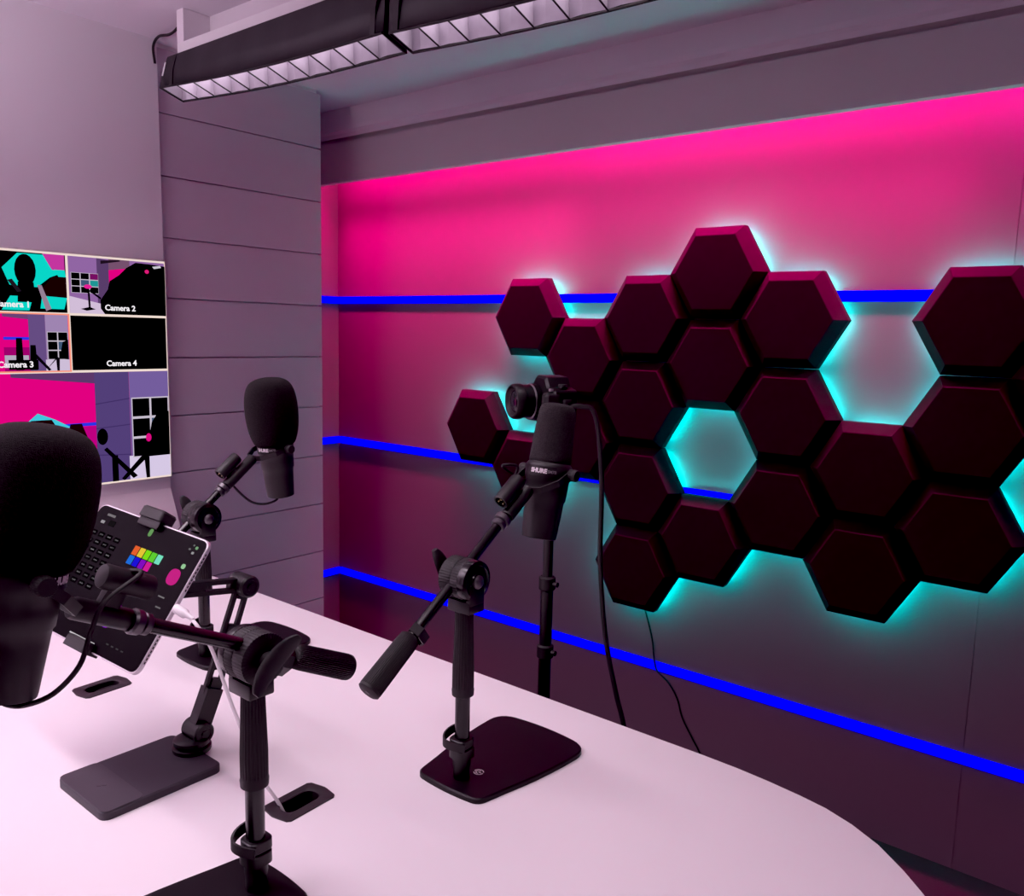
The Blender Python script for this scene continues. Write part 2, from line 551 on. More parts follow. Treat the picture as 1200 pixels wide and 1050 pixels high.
# slightly bowed sides
def bow(poly):
    out = []
    for x, y in poly:
        t = (y + 0.027) / 0.24
        x2 = x * (1 + 0.10 * math.sin(PI * max(0, min(1, t))))
        y2 = y + 0.012 * (1 - (x / 0.098) ** 2) * (1 if y > 0.1 else -1 if y < 0 else 0)
        out.append((x2, y2))
    return out
def subdiv(poly, n=6):
    out = []
    for i in range(len(poly)):
        a = Vector(poly[i]); b = Vector(poly[(i + 1) % len(poly)])
        m = n if (b - a).length > 0.03 else 1
        for k in range(m):
            out.append(tuple(a.lerp(b, k / m)))
    return out
BASEP = bow(subdiv(BASE))

def make_stand(label, loc, flip, piv_h, end, low_len, wing_side, logo_xy=(0.012, 0.028), ad_len=0.066):
    """loc: pole foot on the desk. Local +Y is where the boom reaches; end = (y, z) of the boom's upper end in that frame."""
    rot = Matrix.Rotation(PI if flip else 0.0, 3, 'Z')
    st = thing('microphone_stand', label, 'microphone stand', (loc[0], loc[1], DZ), rot, 'black desk microphone stands')
    bm = B(); prism(bm, BASEP, 0.0, 0.009, bev=0.0022)
    bp = obj('base_plate', bm, M['plate'], st, sharp=30)
    # round emblem printed on the plate
    bm = B()
    mz = 0.0093
    c0 = Vector((logo_xy[0], logo_xy[1], mz))
    def arc(a0, a1, r, w, n=14):
        rs = []
        for i in range(n + 1):
            a = a0 + (a1 - a0) * i / n
            rs.append([bm.verts.new(c0 + Vector((math.cos(a) * rr, math.sin(a) * rr, 0))) for rr in (r - w, r)])
        for p, q in zip(rs[:-1], rs[1:]):
            bm.faces.new((p[0], p[1], q[1], q[0]))
    arc(0.5, 3.3, 0.0085, 0.0015); arc(3.7, 6.4, 0.0085, 0.0015); arc(1.3, 5.2, 0.0052, 0.0015)
    box(bm, (c0.x + 0.0025, c0.y, mz), (0.005, 0.0015, 0.0003))
    obj('emblem', bm, M['print'], bp, smooth=False)
    # pole
    bm = B()
    lathe(bm, [(0.0125, 0.008), (0.0135, 0.012), (0.0135, 0.024), (0.0146, 0.032), (0.0150, 0.048)], 28)
    obj('pole_foot', bm, M['black'], st)
    bm = B(); lathe(bm, [(0.0118, 0.05), (0.0118, 0.20)], 28); obj('lower_tube', bm, M['tube'], st)
    # flip-lock clamp with lever
    bm = B()
    prism(bm, rounded([(-0.017, -0.017), (0.017, -0.017), (0.017, 0.017), (-0.017, 0.017)], 0.012, 5), 0.044, 0.060, bev=0.0015)
    prism(bm, rounded([(-0.016, -0.018), (0.016, -0.018), (0.016, 0.016), (-0.016, 0.016)], 0.012, 5), 0.062, 0.076, bev=0.0015)
    cl = obj('height_clamp', bm, M['black'], st)
    bm = B()
    lv = [(0.017, -0.012, 0.066), (0.0, -0.022, 0.068), (-0.018, -0.022, 0.069), (-0.026, -0.010, 0.074), (-0.020, 0.006, 0.082), (-0.006, 0.015, 0.080)]
    if flip:
        lv = [(-x, -y, z) for x, y, z in lv]
    ribbon(bm, smooth_path(lv, 4), (0, 0, 1), 0.013, 0.003)
    obj('lever', bm, M['rubber'], cl)
    # ribbed grip sleeve
    bm = B()
    lathe(bm, [(0.0135, 0.145), (0.0172, 0.147), (0.0178, 0.155), (0.0165, 0.161)], 48, cap1=False)
    lathe(bm, [(0.0165, 0.159), (0.0165, 0.19), (0.0150, 0.235), (0.0142, 0.262), (0.0142, piv_h - 0.052)], 96, ribs=24, ribd=0.0012)
    obj('grip_sleeve', bm, M['rubber'], st, sharp=50)
    # joint bracket under the disc
    bm = B()
    lathe(bm, [(0.0135, piv_h - 0.064), (0.0135, piv_h - 0.045)], 28)
    box(bm, (0.003, 0, piv_h - 0.040), (0.046, 0.036, 0.020), bev=0.003)
    box(bm, (0.0215, 0, piv_h - 0.020), (0.011, 0.034, 0.034), bev=0.003)
    obj('joint_bracket', bm, M['black'], st)
    # clamp disc: ribbed barrel and cap, axis along X
    ax = T((0, 0, piv_h), frame_from((1, 0, 0)))
    bm = B(); lathe(bm, [(0.026, -0.028), (0.0318, -0.026), (0.0318, -0.006), (0.0300, -0.004), (0.0318, -0.002), (0.0318, 0.012)], 192, ax, ribs=48, ribd=0.0007)
    obj('joint_barrel', bm, M['rubber'], st, sharp=50)
    bm = B(); lathe(bm, [(0.0323, 0.012), (0.0328, 0.018), (0.0314, 0.0245), (0.0250, 0.0265), (0.0235, 0.0245), (0.0130, 0.0245), (0.0120, 0.0265)], 40, ax)
    dc = obj('joint_cap', bm, M['tube'], st)
    w = wing_side
    bm = B(); lathe(bm, [(0.0105, 0.026), (0.0105, 0.029), (0.008, 0.032), (0.003, 0.0335)] if w < 0 else [(0.009, 0.026), (0.009, 0.036)], 24, ax)
    obj('screw_cap', bm, M['dull'], dc)
    # wing nut
    bm = B()
    wx = -0.030 if w < 0 else 0.030
    axw = T((wx, 0, piv_h), frame_from((w, 0, 0), (0, 0, 1)))
    lathe(bm, [(0.011, 0.0), (0.011, 0.010), (0.008, 0.014)], 20, axw)
    ang = 0.35 if not flip else 0.85
    sp = T((wx + w * 0.012, 0, piv_h), Matrix.Rotation(ang, 3, 'X'))
    wp = [(-0.005, -0.042), (0.003, -0.046), (0.010, -0.040), (0.007, -0.020), (0.005, 0.0), (0.007, 0.020), (0.010, 0.040), (0.003, 0.046), (-0.005, 0.042), (-0.006, 0.0)]
    rings = []
    for (u, v) in wp:
        pass
    # blade: swept lens-shaped paddle, thick at the hub, flat at the tips
    n = 17
    rings = []
    for i in range(n):
        tt = -1 + 2 * i / (n - 1)
        zz = tt * 0.041
        half = 0.0140 * (1 - 0.55 * abs(tt) ** 3) * (1 if abs(tt) < 0.97 else 0.8)
        lift = w * (0.010 * tt * tt)
        th = 0.0055 - 0.002 * abs(tt)
        rings.append([bm.verts.new(sp @ Vector((lift + th * math.cos(a), half * math.sin(a), zz))) for a in [2 * PI * q / 12 for q in range(12)]])
    ring_faces(bm, rings)
    obj('wing_nut', bm, M['rubber'], st)
    # boom
    pv = Vector((-0.006, 0, piv_h + 0.010))
    E = Vector((-0.006, end[0], end[1]))
    d = (E - pv).normalized()
    bx = frame_from(d, (1, 0, 0))
    L = (E - pv).length
    tip = L - ad_len - 0.014
    bm = B(); tube(bm, [pv - d * (low_len - 0.09), pv + d * tip], 0.0083, 20); obj('boom_tube', bm, M['tube'], st)
    bt = T(pv, bx)
    bm = B(); lathe(bm, [(0.0100, tip - 0.010), (0.0120, tip - 0.008), (0.0120, tip - 0.002), (0.0095, tip), (0.0135, tip + 0.002), (0.0140, tip + 0.010), (0.0120, tip + 0.013)], 24, bt)
    obj('thread_collar', bm, M['dull'], st)
    # counter grip at the low end
    bm = B()
    lathe(bm, [(0.0145, -low_len), (0.0172, -low_len + 0.002), (0.0172, -low_len + 0.006)], 48, bt)
    lathe(bm, [(0.0172, -low_len + 0.006), (0.0160, -low_len + 0.085), (0.0150, -low_len + 0.098), (0.0095, -low_len + 0.102)], 160, bt, ribs=40, ribd=0.0009)
    gr = obj('counter_grip', bm, M['rubber'], st, sharp=50)
    bm = B(); lathe(bm, [(0.0035, -low_len - 0.0008), (0.0035, -low_len + 0.001)], 14, bt); obj('end_screw', bm, M['dull'], gr)
    # cable clip above the grip
    bm = B()
    cp = pv - d * (low_len - 0.112)
    up = bx @ Vector((0, 1, 0))
    if up.z > 0: up = -up
    pts = [cp + Vector((0.011, 0, 0)), cp - up * 0.011, cp + Vector((-0.011, 0, 0)) , cp + Vector((-0.011, 0, 0)) + up * 0.014, cp + up * 0.026, cp + Vector((0.011, 0, 0)) + up * 0.018, cp + Vector((0.011, 0, 0))]
    ribbon(bm, pts, d, 0.015, 0.0028)
    obj('cable_clip', bm, M['black'], st)
    return st, E, d

MID = (-0.834, 0.924); FAR = (-1.580, 0.924); NEA = (-0.849, 0.558)

def mic_frame(collar, tilt, flip):
    """world frame of a microphone: local z = its axis, local -y = towards its stand's pole"""
    r = Matrix.Rotation(PI if flip else 0.0, 3, 'Z') @ Matrix.Rotation(-tilt, 3, 'X')
    return Matrix.Translation(Vector(collar)) @ r.to_4x4(), r

MICS = {
    'mid': dict(collar=W(-0.836, 1.135, -0.234), tilt=0.20, flip=False, big=False),
    'far': dict(collar=W(-1.582, 1.110, -0.267), tilt=-0.11, flip=False, big=True),
    'near': dict(collar=W(-0.846, 0.306, -0.240), tilt=-0.19, flip=True, big=True),
}
SWING = {'mid': 0.0, 'far': -0.38, 'near': 0.0}      # how far each yoke is swung up
ADL = {'mid': 0.066, 'far': 0.086, 'near': 0.064}
def swing(key, p):
    return Matrix.Rotation(SWING[key], 3, 'X') @ Vector(p)
UB = Vector((0.0, -0.050, -0.034))     # bottom of the yoke in the microphone's frame

def stand_end(key, loc, flip):
    d = MICS[key]
    m4, r = mic_frame(d['collar'], d['tilt'], d['flip'])
    p = m4 @ swing(key, UB)
    return ((p.y - loc[1]) * (-1 if flip else 1), p.z - DZ)

STAND = {}
STAND['mid'] = make_stand('black desk microphone stand nearest the pink wall, on its own square plate in the middle', MID, False, 0.334, stand_end('mid', MID, False), 0.232, -1)
STAND['far'] = make_stand('black desk microphone stand behind the tablet, in front of the boarded column', FAR, False, 0.311, stand_end('far', FAR, False), 0.20, -1, ad_len=0.086)
STAND['near'] = make_stand('black desk microphone stand in the foreground with a big wing nut facing the viewer', NEA, True, 0.316, stand_end('near', NEA, True), 0.160, -1, logo_xy=(-0.012, 0.03), ad_len=0.064)

# ================================================================ MICROPHONES
def make_mic(key, label, cable):
    d = MICS[key]
    m4, r = mic_frame(d['collar'], d['tilt'], d['flip'])
    mc = thing('studio_microphone', label, 'microphone', d['collar'], r, 'broadcast microphones on the desk')
    inv = m4.inverted()
    # body: collar band, waist step, tapering barrel
    bm = B()
    bl = -0.003 if key == 'near' else 0.0
    lathe(bm, [(0.026, -0.114 + bl), (0.0295, -0.113 + bl), (0.0300, -0.110 + bl), (0.0330, -0.064), (0.0338, -0.050), (0.0360, -0.047), (0.0368, -0.030), (0.0375, -0.014), (0.0395, -0.011), (0.0395, 0.011), (0.0375, 0.014), (0.0355, 0.016), (0.0355, 0.024)], 44)
    bd = obj('body', bm, M['micbody'], mc)
    # label plate round the collar's front
    bm = B()
    R_ = 0.0402
    nseg = 20
    rs = []
    for i in range(nseg + 1):
        a = -PI / 2 - 0.95 + 1.9 * i / nseg
        rs.append([bm.verts.new((R_ * math.cos(a), R_ * math.sin(a), z)) for z in (-0.0085, 0.0085)])
    for p, q in zip(rs[:-1], rs[1:]):
        bm.faces.new((p[0], q[0], q[1], p[1]))
    lp = obj('name_band', bm, M['black'], bd)
    def wrap(body, size, a_mid, name, mat, bold):
        me = text_mesh(body, size, 0.0, 'CENTER', bold)
        for v in me.vertices:
            a = a_mid + v.co.x / R_
            v.co = Vector(((R_ + 0.0004) * math.cos(a), (R_ + 0.0004) * math.sin(a), v.co.y))
        o = bpy.data.objects.new(name, me)
        me.materials.append(mat)
        COL.objects.link(o); o.parent = bd
    front = -PI / 2 + (0.55 if not d['flip'] else -0.6)
    wrap('SHURE', 0.0098, front - 0.36, 'brand_lettering', M['print'], 0.0006)
    wrap('SM7B', 0.0068, front + 0.22, 'model_lettering', M['print_dim'], 0.0002)
    # windscreen
    bm = B()
    if d['big']:
        prof = [(0.030, 0.004), (0.041, 0.006), (0.0475, 0.016), (0.0535, 0.036), (0.0570, 0.062), (0.0578, 0.090), (0.0560, 0.112), (0.0515, 0.131), (0.043, 0.145), (0.030, 0.153), (0.014, 0.1565), (0.002, 0.157)]
        if key == 'near':
            prof = [(r_, z_ * 0.93) for r_, z_ in prof]
        k = []
        for i in range(len(prof) - 1):
            for q in range(3):
                t = q / 3
                a = prof[max(i - 1, 0)]; b = prof[i]; c = prof[i + 1]; e = prof[min(i + 2, len(prof) - 1)]
                k.append(tuple(0.5 * (2 * b[j] + (c[j] - a[j]) * t + (2 * a[j] - 5 * b[j] + 4 * c[j] - e[j]) * t * t + (3 * b[j] - a[j] - 3 * c[j] + e[j]) * t ** 3) for j in (0, 1)))
        k.append(prof[-1])
        lathe(bm, k, 64)
        obj('windscreen', bm, M['foam'], mc, sharp=80)
    else:
        lathe(bm, [(0.034, 0.016), (0.0362, 0.017), (0.0362, 0.022), (0.0345, 0.060), (0.0325, 0.092), (0.0315, 0.104), (0.0295, 0.111), (0.0250, 0.1155), (0.016, 0.1175), (0.002, 0.118)], 48)
        obj('windscreen', bm, M['foam_grey'], mc, sharp=80)
    # yoke: bent flat strip from knob to knob round the front
    bm = B()
    pts = [(-0.0445, 0.004, 0.006), (-0.0445, -0.006, -0.002), (-0.0435, -0.026, -0.016), (-0.024, -0.0475, -0.032), (-0.012, -0.050, -0.034), (0.012, -0.050, -0.034), (0.024, -0.0475, -0.032), (0.0435, -0.026, -0.016), (0.0445, -0.006, -0.002), (0.0445, 0.004, 0.006)]
    ribbon(bm, [swing(key, p) for p in pts], swing(key, (0, 0.55, -0.85)), 0.011, 0.0028)
    yk = obj('yoke', bm, M['micbody'], mc, sharp=20)
    for s in (-1, 1):
        bm = B()
        lathe(bm, [(0.0085, 0.0), (0.0098, 0.001), (0.0098, 0.013), (0.0085, 0.0150)], 60, T((s * 0.0445, 0, 0.0), frame_from((s, 0, 0))), ribs=20, ribd=0.0006)
        obj('tightening_knob', bm, M['rubber'], mc, sharp=50)
    # threaded adapter and connector barrel, in line with the boom
    st, E, bd_dir = STAND[key]
    dw = (st.rotation_euler.to_matrix() @ bd_dir).normalized()
    dl = (inv.to_3x3() @ dw).normalized()
    uw = Vector((0, 0, 1)); uw = (uw - dw * uw.dot(dw)).normalized()
    ul = inv.to_3x3() @ uw
    sl = inv.to_3x3() @ (dw.cross(uw)) * (-1)
    e0 = swing(key, (0, -0.051, -0.034))
    bm = B()
    al = ADL[key]
    lathe(bm, [(0.0112, -al), (0.0118, -al + 0.002), (0.0118, -0.004), (0.0105, 0.0)], 26, T(e0, frame_from(dl)))
    ad = obj('thread_adapter', bm, M['micbody'], mc)
    # mounting web between adapter, barrel and yoke
    bm = B()
    off = ul * (0.038 if key == 'near' else 0.028) + (inv.to_3x3() @ Vector((-1 if not d['flip'] else 1, 0, 0))) * (0.010 if key == 'near' else 0.003)
    fr = frame_from(off.normalized(), dl)
    box(bm, (0.0, 0.0, 0.0), (0.022, 0.010, off.length - 0.004), T(e0 + off * 0.5 - dl * (al - 0.030), fr), bev=0.002)
    obj('connector_bridge', bm, M['micbody'], mc)
    bc = e0 + off - dl * (al - (0.030 if key == 'near' else 0.038))
    bf = T(bc, frame_from(dl))
    bm = B()
    lathe(bm, [(0.0095, -0.024), (0.0098, -0.034), (0.0125, -0.034), (0.0132, -0.032), (0.0132, 0.018), (0.0120, 0.022), (0.004, 0.023)], 32, bf)
    cn = obj('connector_barrel', bm, M['micbody'], mc)
    bm = B()
    for q in range(3):
        a = 2 * PI * q / 3 + 0.5
        lathe(bm, [(0.0012, -0.033), (0.0012, -0.023)], 8, bf @ T((0.0048 * math.cos(a), 0.0048 * math.sin(a), 0)))
    obj('contact_pins', bm, M['brass'], cn)
    # the microphone's own short lead
    bm = B()
    tube(bm, smooth_path(cable(bc, dl, ul, off)), 0.0026, 10)
    obj('short_cable', bm, M['rubber'], mc)
    return mc

make_mic('mid', 'slim grey foam broadcast microphone in front of the camera and pink wall', lambda bc, dl, ul, off: [bc + dl * 0.018 + ul * 0.010, bc + dl * 0.030 + ul * 0.022 , bc + dl * 0.012 + ul * 0.036 + Vector((-0.012, 0.0, 0)), bc + Vector((-0.022, 0.035, 0.02)), Vector((-0.030, 0.010, -0.03)), Vector((-0.028, 0.004, -0.066))])
make_mic('far', 'black round foam broadcast microphone in front of the grey boarded column', lambda bc, dl, ul, off: [bc - dl * 0.020 - ul * 0.012, bc - dl * 0.026 - ul * 0.034, Vector((-0.014, -0.075, -0.108)), Vector((-0.008, -0.045, -0.124)), Vector((0.0, -0.016, -0.122)), Vector((0.0, -0.006, -0.112))])
make_mic('near', 'large black round foam broadcast microphone at the left foreground, cut by the photo edge', lambda bc, dl, ul, off: [bc - dl * 0.004 + off.normalized() * 0.0125, bc - dl * 0.0 + off.normalized() * 0.012 + Vector((-0.020, -0.004, 0.000)), bc + dl * 0.03 + Vector((-0.030, 0.0, -0.022)), Vector((-0.040, -0.055, -0.05)), Vector((-0.046, -0.046, -0.080)), Vector((-0.036, -0.030, -0.108)), Vector((-0.018, -0.012, -0.122)), Vector((-0.004, 0.0, -0.122)), Vector((0, 0, -0.112))])

# ================================================================ TABLET AND ITS HOLDER
TC = Vector(W(-1.265, 0.594, -0.400))
e1 = Vector((0.99, 0.113, -0.085)).normalized()
e2 = Vector((0.0038, 0.5799, 0.8147)); e2 = (e2 - e1 * e2.dot(e1)).normalized()
e3 = e1.cross(e2)
TR = Matrix((e1, e2, e3)).transposed()
tb = thing('tablet', 'silver edged tablet showing a lighting control screen, held above the charging base', 'tablet', TC, TR)
bm = B()
prism(bm, rrect(0.281, 0.215, 0.017, 7), -0.0075, -0.0008, bev=0.0012)
bdy = obj('casing', bm, M['alu'], tb)
bm = B(); prism(bm, rrect(0.276, 0.210, 0.0145, 7), -0.0012, 0.0); scr = obj('screen', bm, M['glass'], tb, smooth=False)
bm = B()
for s in (-1, 1):
    for q in range(11):
        box(bm, (0.1405, s * (0.028 + 0.0058 * q), -0.0042), (0.0016, 0.0036, 0.0016))
obj('speaker_holes', bm, M['hole'], bdy, smooth=False)
def ui(name, items):
    """items: (x, y, w, h, colour, round)"""
    bm = B(); mats = []
    for it in items:
        x, y, w_, h_, c_, rd = it
        mtl = em(*c_)
        if mtl not in mats: mats.append(mtl)
        pl = rrect(w_, h_, min(w_, h_) * (0.499 if rd else 0.06), 8 if rd else 1, x, y)
        f = bm.faces.new([bm.verts.new((p[0], p[1], 0.0004)) for p in pl])
        f.material_index = mats.index(mtl)
    obj(name, bm, mats, scr, smooth=False)
row1 = [(226, 98, 52), (226, 196, 60), (124, 220, 36), (96, 204, 56), (120, 222, 190)]
row2 = [(40, 110, 216), (40, 32, 214), (130, 30, 190), (206, 40, 150)]
it = [(-0.0005 + 0.0146 * i, 0.0545, 0.0128, 0.0150, c_, False) for i, c_ in enumerate(row1)]
it += [(-0.0005 + 0.0146 * i, 0.0385, 0.0128, 0.0145, c_, False) for i, c_ in enumerate(row2)]
ui('colour_swatches', it)
ui('pink_dial', [(0.107, 0.039, 0.026, 0.026, (196, 44, 132), True)])
ui('status_dot', [(0.1149, 0.0587, 0.009, 0.008, (150, 196, 150), True), (0.0085, 0.0885, 0.009, 0.013, (104, 150, 92), True), (0.118, 0.082, 0.006, 0.004, (150, 150, 150), True), (0.108, 0.086, 0.005, 0.003, (110, 110, 110), True), (0.121, 0.091, 0.006, 0.005, (120, 160, 120), True), (0.113, 0.0935, 0.004, 0.003, (110, 110, 110), True)])
ui('green_button', [(0.1065, -0.0425, 0.025, 0.013, (58, 120, 60), True), (0.1065, -0.0425, 0.012, 0.004, (170, 220, 170), False)])
# colour wheel: wedges
bm = B(); mats = []
for i in range(24):
    a0, a1 = 2 * PI * i / 24, 2 * PI * (i + 1) / 24
    f_ = 0.5 + 0.5 * math.cos((a0 + a1) / 2)
    c_ = (int(40 + 180 * f_), int(24 + 10 * f_), int(225 - 30 * f_))
    mtl = em(*c_)
    mats.append(mtl)
    f = bm.faces.new([bm.verts.new(p) for p in ((0.0264, -0.0463, 0.0004), (0.0264 + 0.021 * math.cos(a0), -0.0463 + 0.021 * math.sin(a0), 0.0004), (0.0264 + 0.021 * math.cos(a1), -0.0463 + 0.021 * math.sin(a1), 0.0004))])
    f.material_index = i
obj('colour_wheel', bm, mats, scr, smooth=False)
it = [(-0.004, -0.094, 0.066, 0.0022, (200, 195, 200), False), (0.106, 0.006, 0.015, 0.0022, (120, 116, 118), False), (0.111, -0.0095, 0.012, 0.0022, (110, 106, 108), False), (-0.1, 0.092, 0.022, 0.004, (120, 115, 118), False), (-0.112, 0.078, 0.010, 0.005, (150, 146, 150), False), (-0.088, 0.080, 0.016, 0.010, (34, 32, 34), False)]
for r_ in range(7):
    for c_ in range(4):
        g = 46 + (r_ * 7 + c_ * 13) % 30
        it.append((-0.118 + 0.021 * c_, 0.058 - 0.0135 * r_, 0.015, 0.0085, (26, 24, 26), False))
        it.append((-0.118 + 0.021 * c_, 0.058 - 0.0135 * r_, 0.009, 0.0018, (g + 60, g + 56, g + 60), False))
it += [(0.055 + 0.012 * q, -0.086, 0.006, 0.002, (70, 68, 70), False) for q in range(4)]
ui('menu_lettering', it)

# holder
HB = Vector((-1.222, 0.690))
hd = thing('tablet_holder', 'dark grey charging base with a jointed black arm gripping the tablet', 'tablet holder', (-1.222, 0.600, DZ))
HX = lambda x, y, z: Vector((x + 1.222, y - 0.600, z + CZ - DZ))     # camera-height coords -> local
bm = B()
prism(bm, [(x + 0.004, y - 0.0025) for x, y in rrect(0.152, 0.192, 0.016, 6)], 0.0, 0.013, bev=0.002)
obj('base_pad', bm, M['pad'], hd)
bm = B()
prism(bm, [(x + 0.004, y) for x, y in rrect(0.150, 0.062, 0.012, 6, 0, -0.066)], 0.0128, 0.0138, bev=0.0004)
fp = obj('charging_front', bm, M['padseam'], hd)
bm = B()
for s in (0, 1):
    ribbon(bm, [(0.0 + 0.004 * s, -0.070 + 0.006 * s, 0.0141), (0.005 + 0.004 * s, -0.066 + 0.006 * s, 0.0141), (0.001 + 0.004 * s, -0.064 + 0.006 * s, 0.0141)], (0, 0, 1), 0.0003, 0.0012)
obj('charge_mark', bm, M['black'], fp)
bx_, by_ = 0.0, 0.090
bm = B(); lathe(bm, [(0.030, 0.012), (0.031, 0.014), (0.031, 0.020), (0.026, 0.022), (0.026, 0.024), (0.029, 0.025), (0.029, 0.032), (0.022, 0.036)], 36, T((bx_, by_ - 0.004, 0))); obj('turntable', bm, M['black'], hd)
Hg = HX(-1.222, 0.788, -0.438)
Pv = HX(-1.222, 0.697, -0.668)
Kk = HX(-1.222, 0.722, -0.612)
# lower arm: two side bars forming a long slot, bent near the foot
bm = B()
axd = (Hg - Kk).normalized()
wd = Vector((1, 0, 0)).cross(axd).normalized()
for s in (-1, 1):
    a = Kk + wd * 0.0120 * s; b = Hg + wd * 0.0105 * s
    ribbon(bm, [a, b], (1, 0, 0), 0.007, 0.0080)
for q, ln in ((0.06, 0.03), (0.5, 0.05), (0.95, 0.03)):
    c_ = Kk.lerp(Hg, q)
    box(bm, (0, 0, 0), (0.012, 0.016, ln), T(c_, Matrix((Vector((1, 0, 0)), wd, axd)).transposed()))
ribbon(bm, [Pv, Kk + axd * 0.01], (1, 0, 0), 0.022, 0.030)
la = obj('lower_arm', bm, M['black'], hd, sharp=20)
for c_, nm_, rr in ((Pv, 'foot_joint', 0.018), (Hg, 'elbow_joint', 0.019)):
    bm = B(); lathe(bm, [(rr * 0.85, -0.022), (rr, -0.020), (rr, 0.020), (rr * 0.86, 0.023), (rr * 0.62, 0.023), (rr * 0.6, 0.0215), (rr * 0.3, 0.0215), (rr * 0.28, 0.0235)], 32, T(c_, frame_from((1, 0, 0)))); obj(nm_, bm, M['black'], hd)
bm = B(); box(bm, (0, 0, 0), (0.030, 0.026, 0.030), T(Pv - Vector((0, 0, 0.014))), bev=0.004); obj('foot_fork', bm, M['black'], hd)
# upper arm to the back of the tablet
Bk = HX(*(TC - Vector((0, 0, CZ)) - e3 * 0.035))
Bk.x = 0.0 - 0.02
ud = (Hg - Bk).normalized()
uw_ = Vector((1, 0, 0)).cross(ud).normalized()
bm = B()
for s in (-1, 1):
    ribbon(bm, [Bk + uw_ * 0.008 * s, Hg + uw_ * 0.0085 * s], (1, 0, 0), 0.014, 0.0075)
for q in (0.05, 0.5, 0.93):
    box(bm, (0, 0, 0), (0.012, 0.014, 0.03), T(Bk.lerp(Hg, q), Matrix((Vector((1, 0, 0)), uw_, ud)).transposed()))
obj('upper_arm', bm, M['black'], hd, sharp=20)
# clamp: back bar and two jaws
tl = lambda a, b, c: (TC - Vector(hd.location)) + e1 * a + e2 * b + e3 * c
Mt = lambda a, b, c: T(tl(a, b, c), TR)
bm = B(); box(bm, (0, 0, 0), (0.040, 0.226, 0.010), Mt(0.0, 0, -0.0145), bev=0.003)
lathe(bm, [(0.020, -0.022), (0.020, 0.0)], 28, Mt(0.0, 0, -0.018)); obj('clamp_bar', bm, M['black'], hd)
for s in (-1, 1):
    bm = B()
    pr = rounded([(-0.028, -0.0175), (0.028, -0.0175), (0.028, 0.013), (-0.028, 0.013)], 0.007, 5)
    m_ = T(tl(0.004 if s < 0 else 0.0, s * (0.112 if s < 0 else 0.1085), 0), TR @ Matrix((Vector((1, 0, 0)), Vector((0, 0, 1)), Vector((0, -s, 0)))).transposed() if s < 0 else TR @ Matrix((Vector((-1, 0, 0)), Vector((0, 0, 1)), Vector((0, 1, 0)))).transposed())
    prism(bm, pr, 0.0, 0.018, m_, bev=0.003)
    box(bm, (0, -s * 0.003, 0.0045), (0.052, 0.018, 0.007), T(tl(0.0, s * 0.1065, 0), TR), bev=0.002)
    obj('clamp_jaw', bm, M['rubber'], hd)

# white charging cable
wc = thing('charging_cable', 'white charging cable running from the tablet into the desk grommet', 'cable', W(-0.995, 0.700, -0.71))
Lw = lambda p: Vector(p) - Vector(wc.location)
port = TC + e1 * 0.1405 - e3 * 0.004
bm = B()
lathe(bm, [(0.0055, 0.0005), (0.0072, 0.0015), (0.0072, 0.022), (0.0045, 0.026), (0.0026, 0.042)], 16, T(Lw(port), frame_from(e1 + Vector((0, 0, -0.12)))))
obj('plug', bm, M['white'], wc)
pend = port + e1 * 0.036 + Vector((0, 0, -0.006))
bm = B()
tube(bm, smooth_path([Lw(p) for p in (pend, pend + e1 * 0.018 + Vector((0, 0, -0.010)), Vector(W(-1.075, 0.640, -0.475)), Vector(W(-1.048, 0.655, -0.56)), Vector(W(-1.010, 0.672, -0.655)), Vector(W(-0.993, 0.690, -0.700)), Vector(W(-0.985, 0.700, -0.728)))], 8), 0.0027, 10)
obj('lead', bm, M['white'], wc)

# ================================================================ DISPLAY ON THE LEFT WALL
DY0, DY1 = 0.788, 1.392
dp = thing('wall_display', 'flat wall display showing five camera views above the desk', 'display', W(XL, 1.09, -0.148))
DL = lambda y, z: (y - 1.09, z + 0.148)
bm = B(); box(bm, (0.010, 0, 0), (0.020, 0.614, 0.698), bev=0.002); obj('frame', bm, M['frame'], dp)
bm = B(); box(bm, (0.0204, 0, 0), (0.002, 0.604, 0.688)); obj('border_lines', bm, M['cream'], dp)
def tile(y0, y1, z0, z1, shapes, caption, name='video_tile', edge=None, mu=(0, 1)):
    bm = B(); mats = []
    wv, hv = y1 - y0, z1 - z0
    def face(pts, col, lay):
        mtl = em(*col)
        if mtl not in mats: mats.append(mtl)
        vs = []
        for u, v in pts:
            u = min(1, max(0, u)); v = min(1, max(0, v))
            a, b = DL(y0 + u * wv, z0 + v * hv)
            vs.append(bm.verts.new((0.0218 + lay * 0.0002, a, b)))
        f = bm.faces.new(vs); f.material_index = mats.index(mtl)
    for i, (col, pts) in enumerate(shapes):
        face(pts if i == 0 else [(mu[0] + mu[1] * u, v) for u, v in pts], col, i)
    o = obj(name, bm, mats, dp, smooth=False)
    if caption:
        bm = B()
        a, b = DL((y0 + y1) / 2, z0 + hv * 0.115)
        add_text(bm, caption, 0.0235, T((0.0218 + len(shapes) * 0.0002 + 0.0008, a, b), Matrix((Vector((0, 1, 0)), Vector((0, 0, 1)), Vector((1, 0, 0)))).transposed()), bold=0.0006)
        obj('caption', bm, em(245, 240, 245), o, smooth=False)
    if edge:
        bm = B()
        for (ya, yb, za, zb) in ((y0 - 0.004, y1 + 0.004, z1, z1 + 0.004), (y0 - 0.004, y1 + 0.004, z0 - 0.004, z0), (y0 - 0.004, y0, z0, z1), (y1, y1 + 0.004, z0, z1)):
            a, b = DL((ya + yb) / 2, (za + zb) / 2)
            box(bm, (0.0222, a, b), (0.0012, yb - ya, zb - za))
        obj('selected_border', bm, em(250, 150, 125), o, smooth=False)
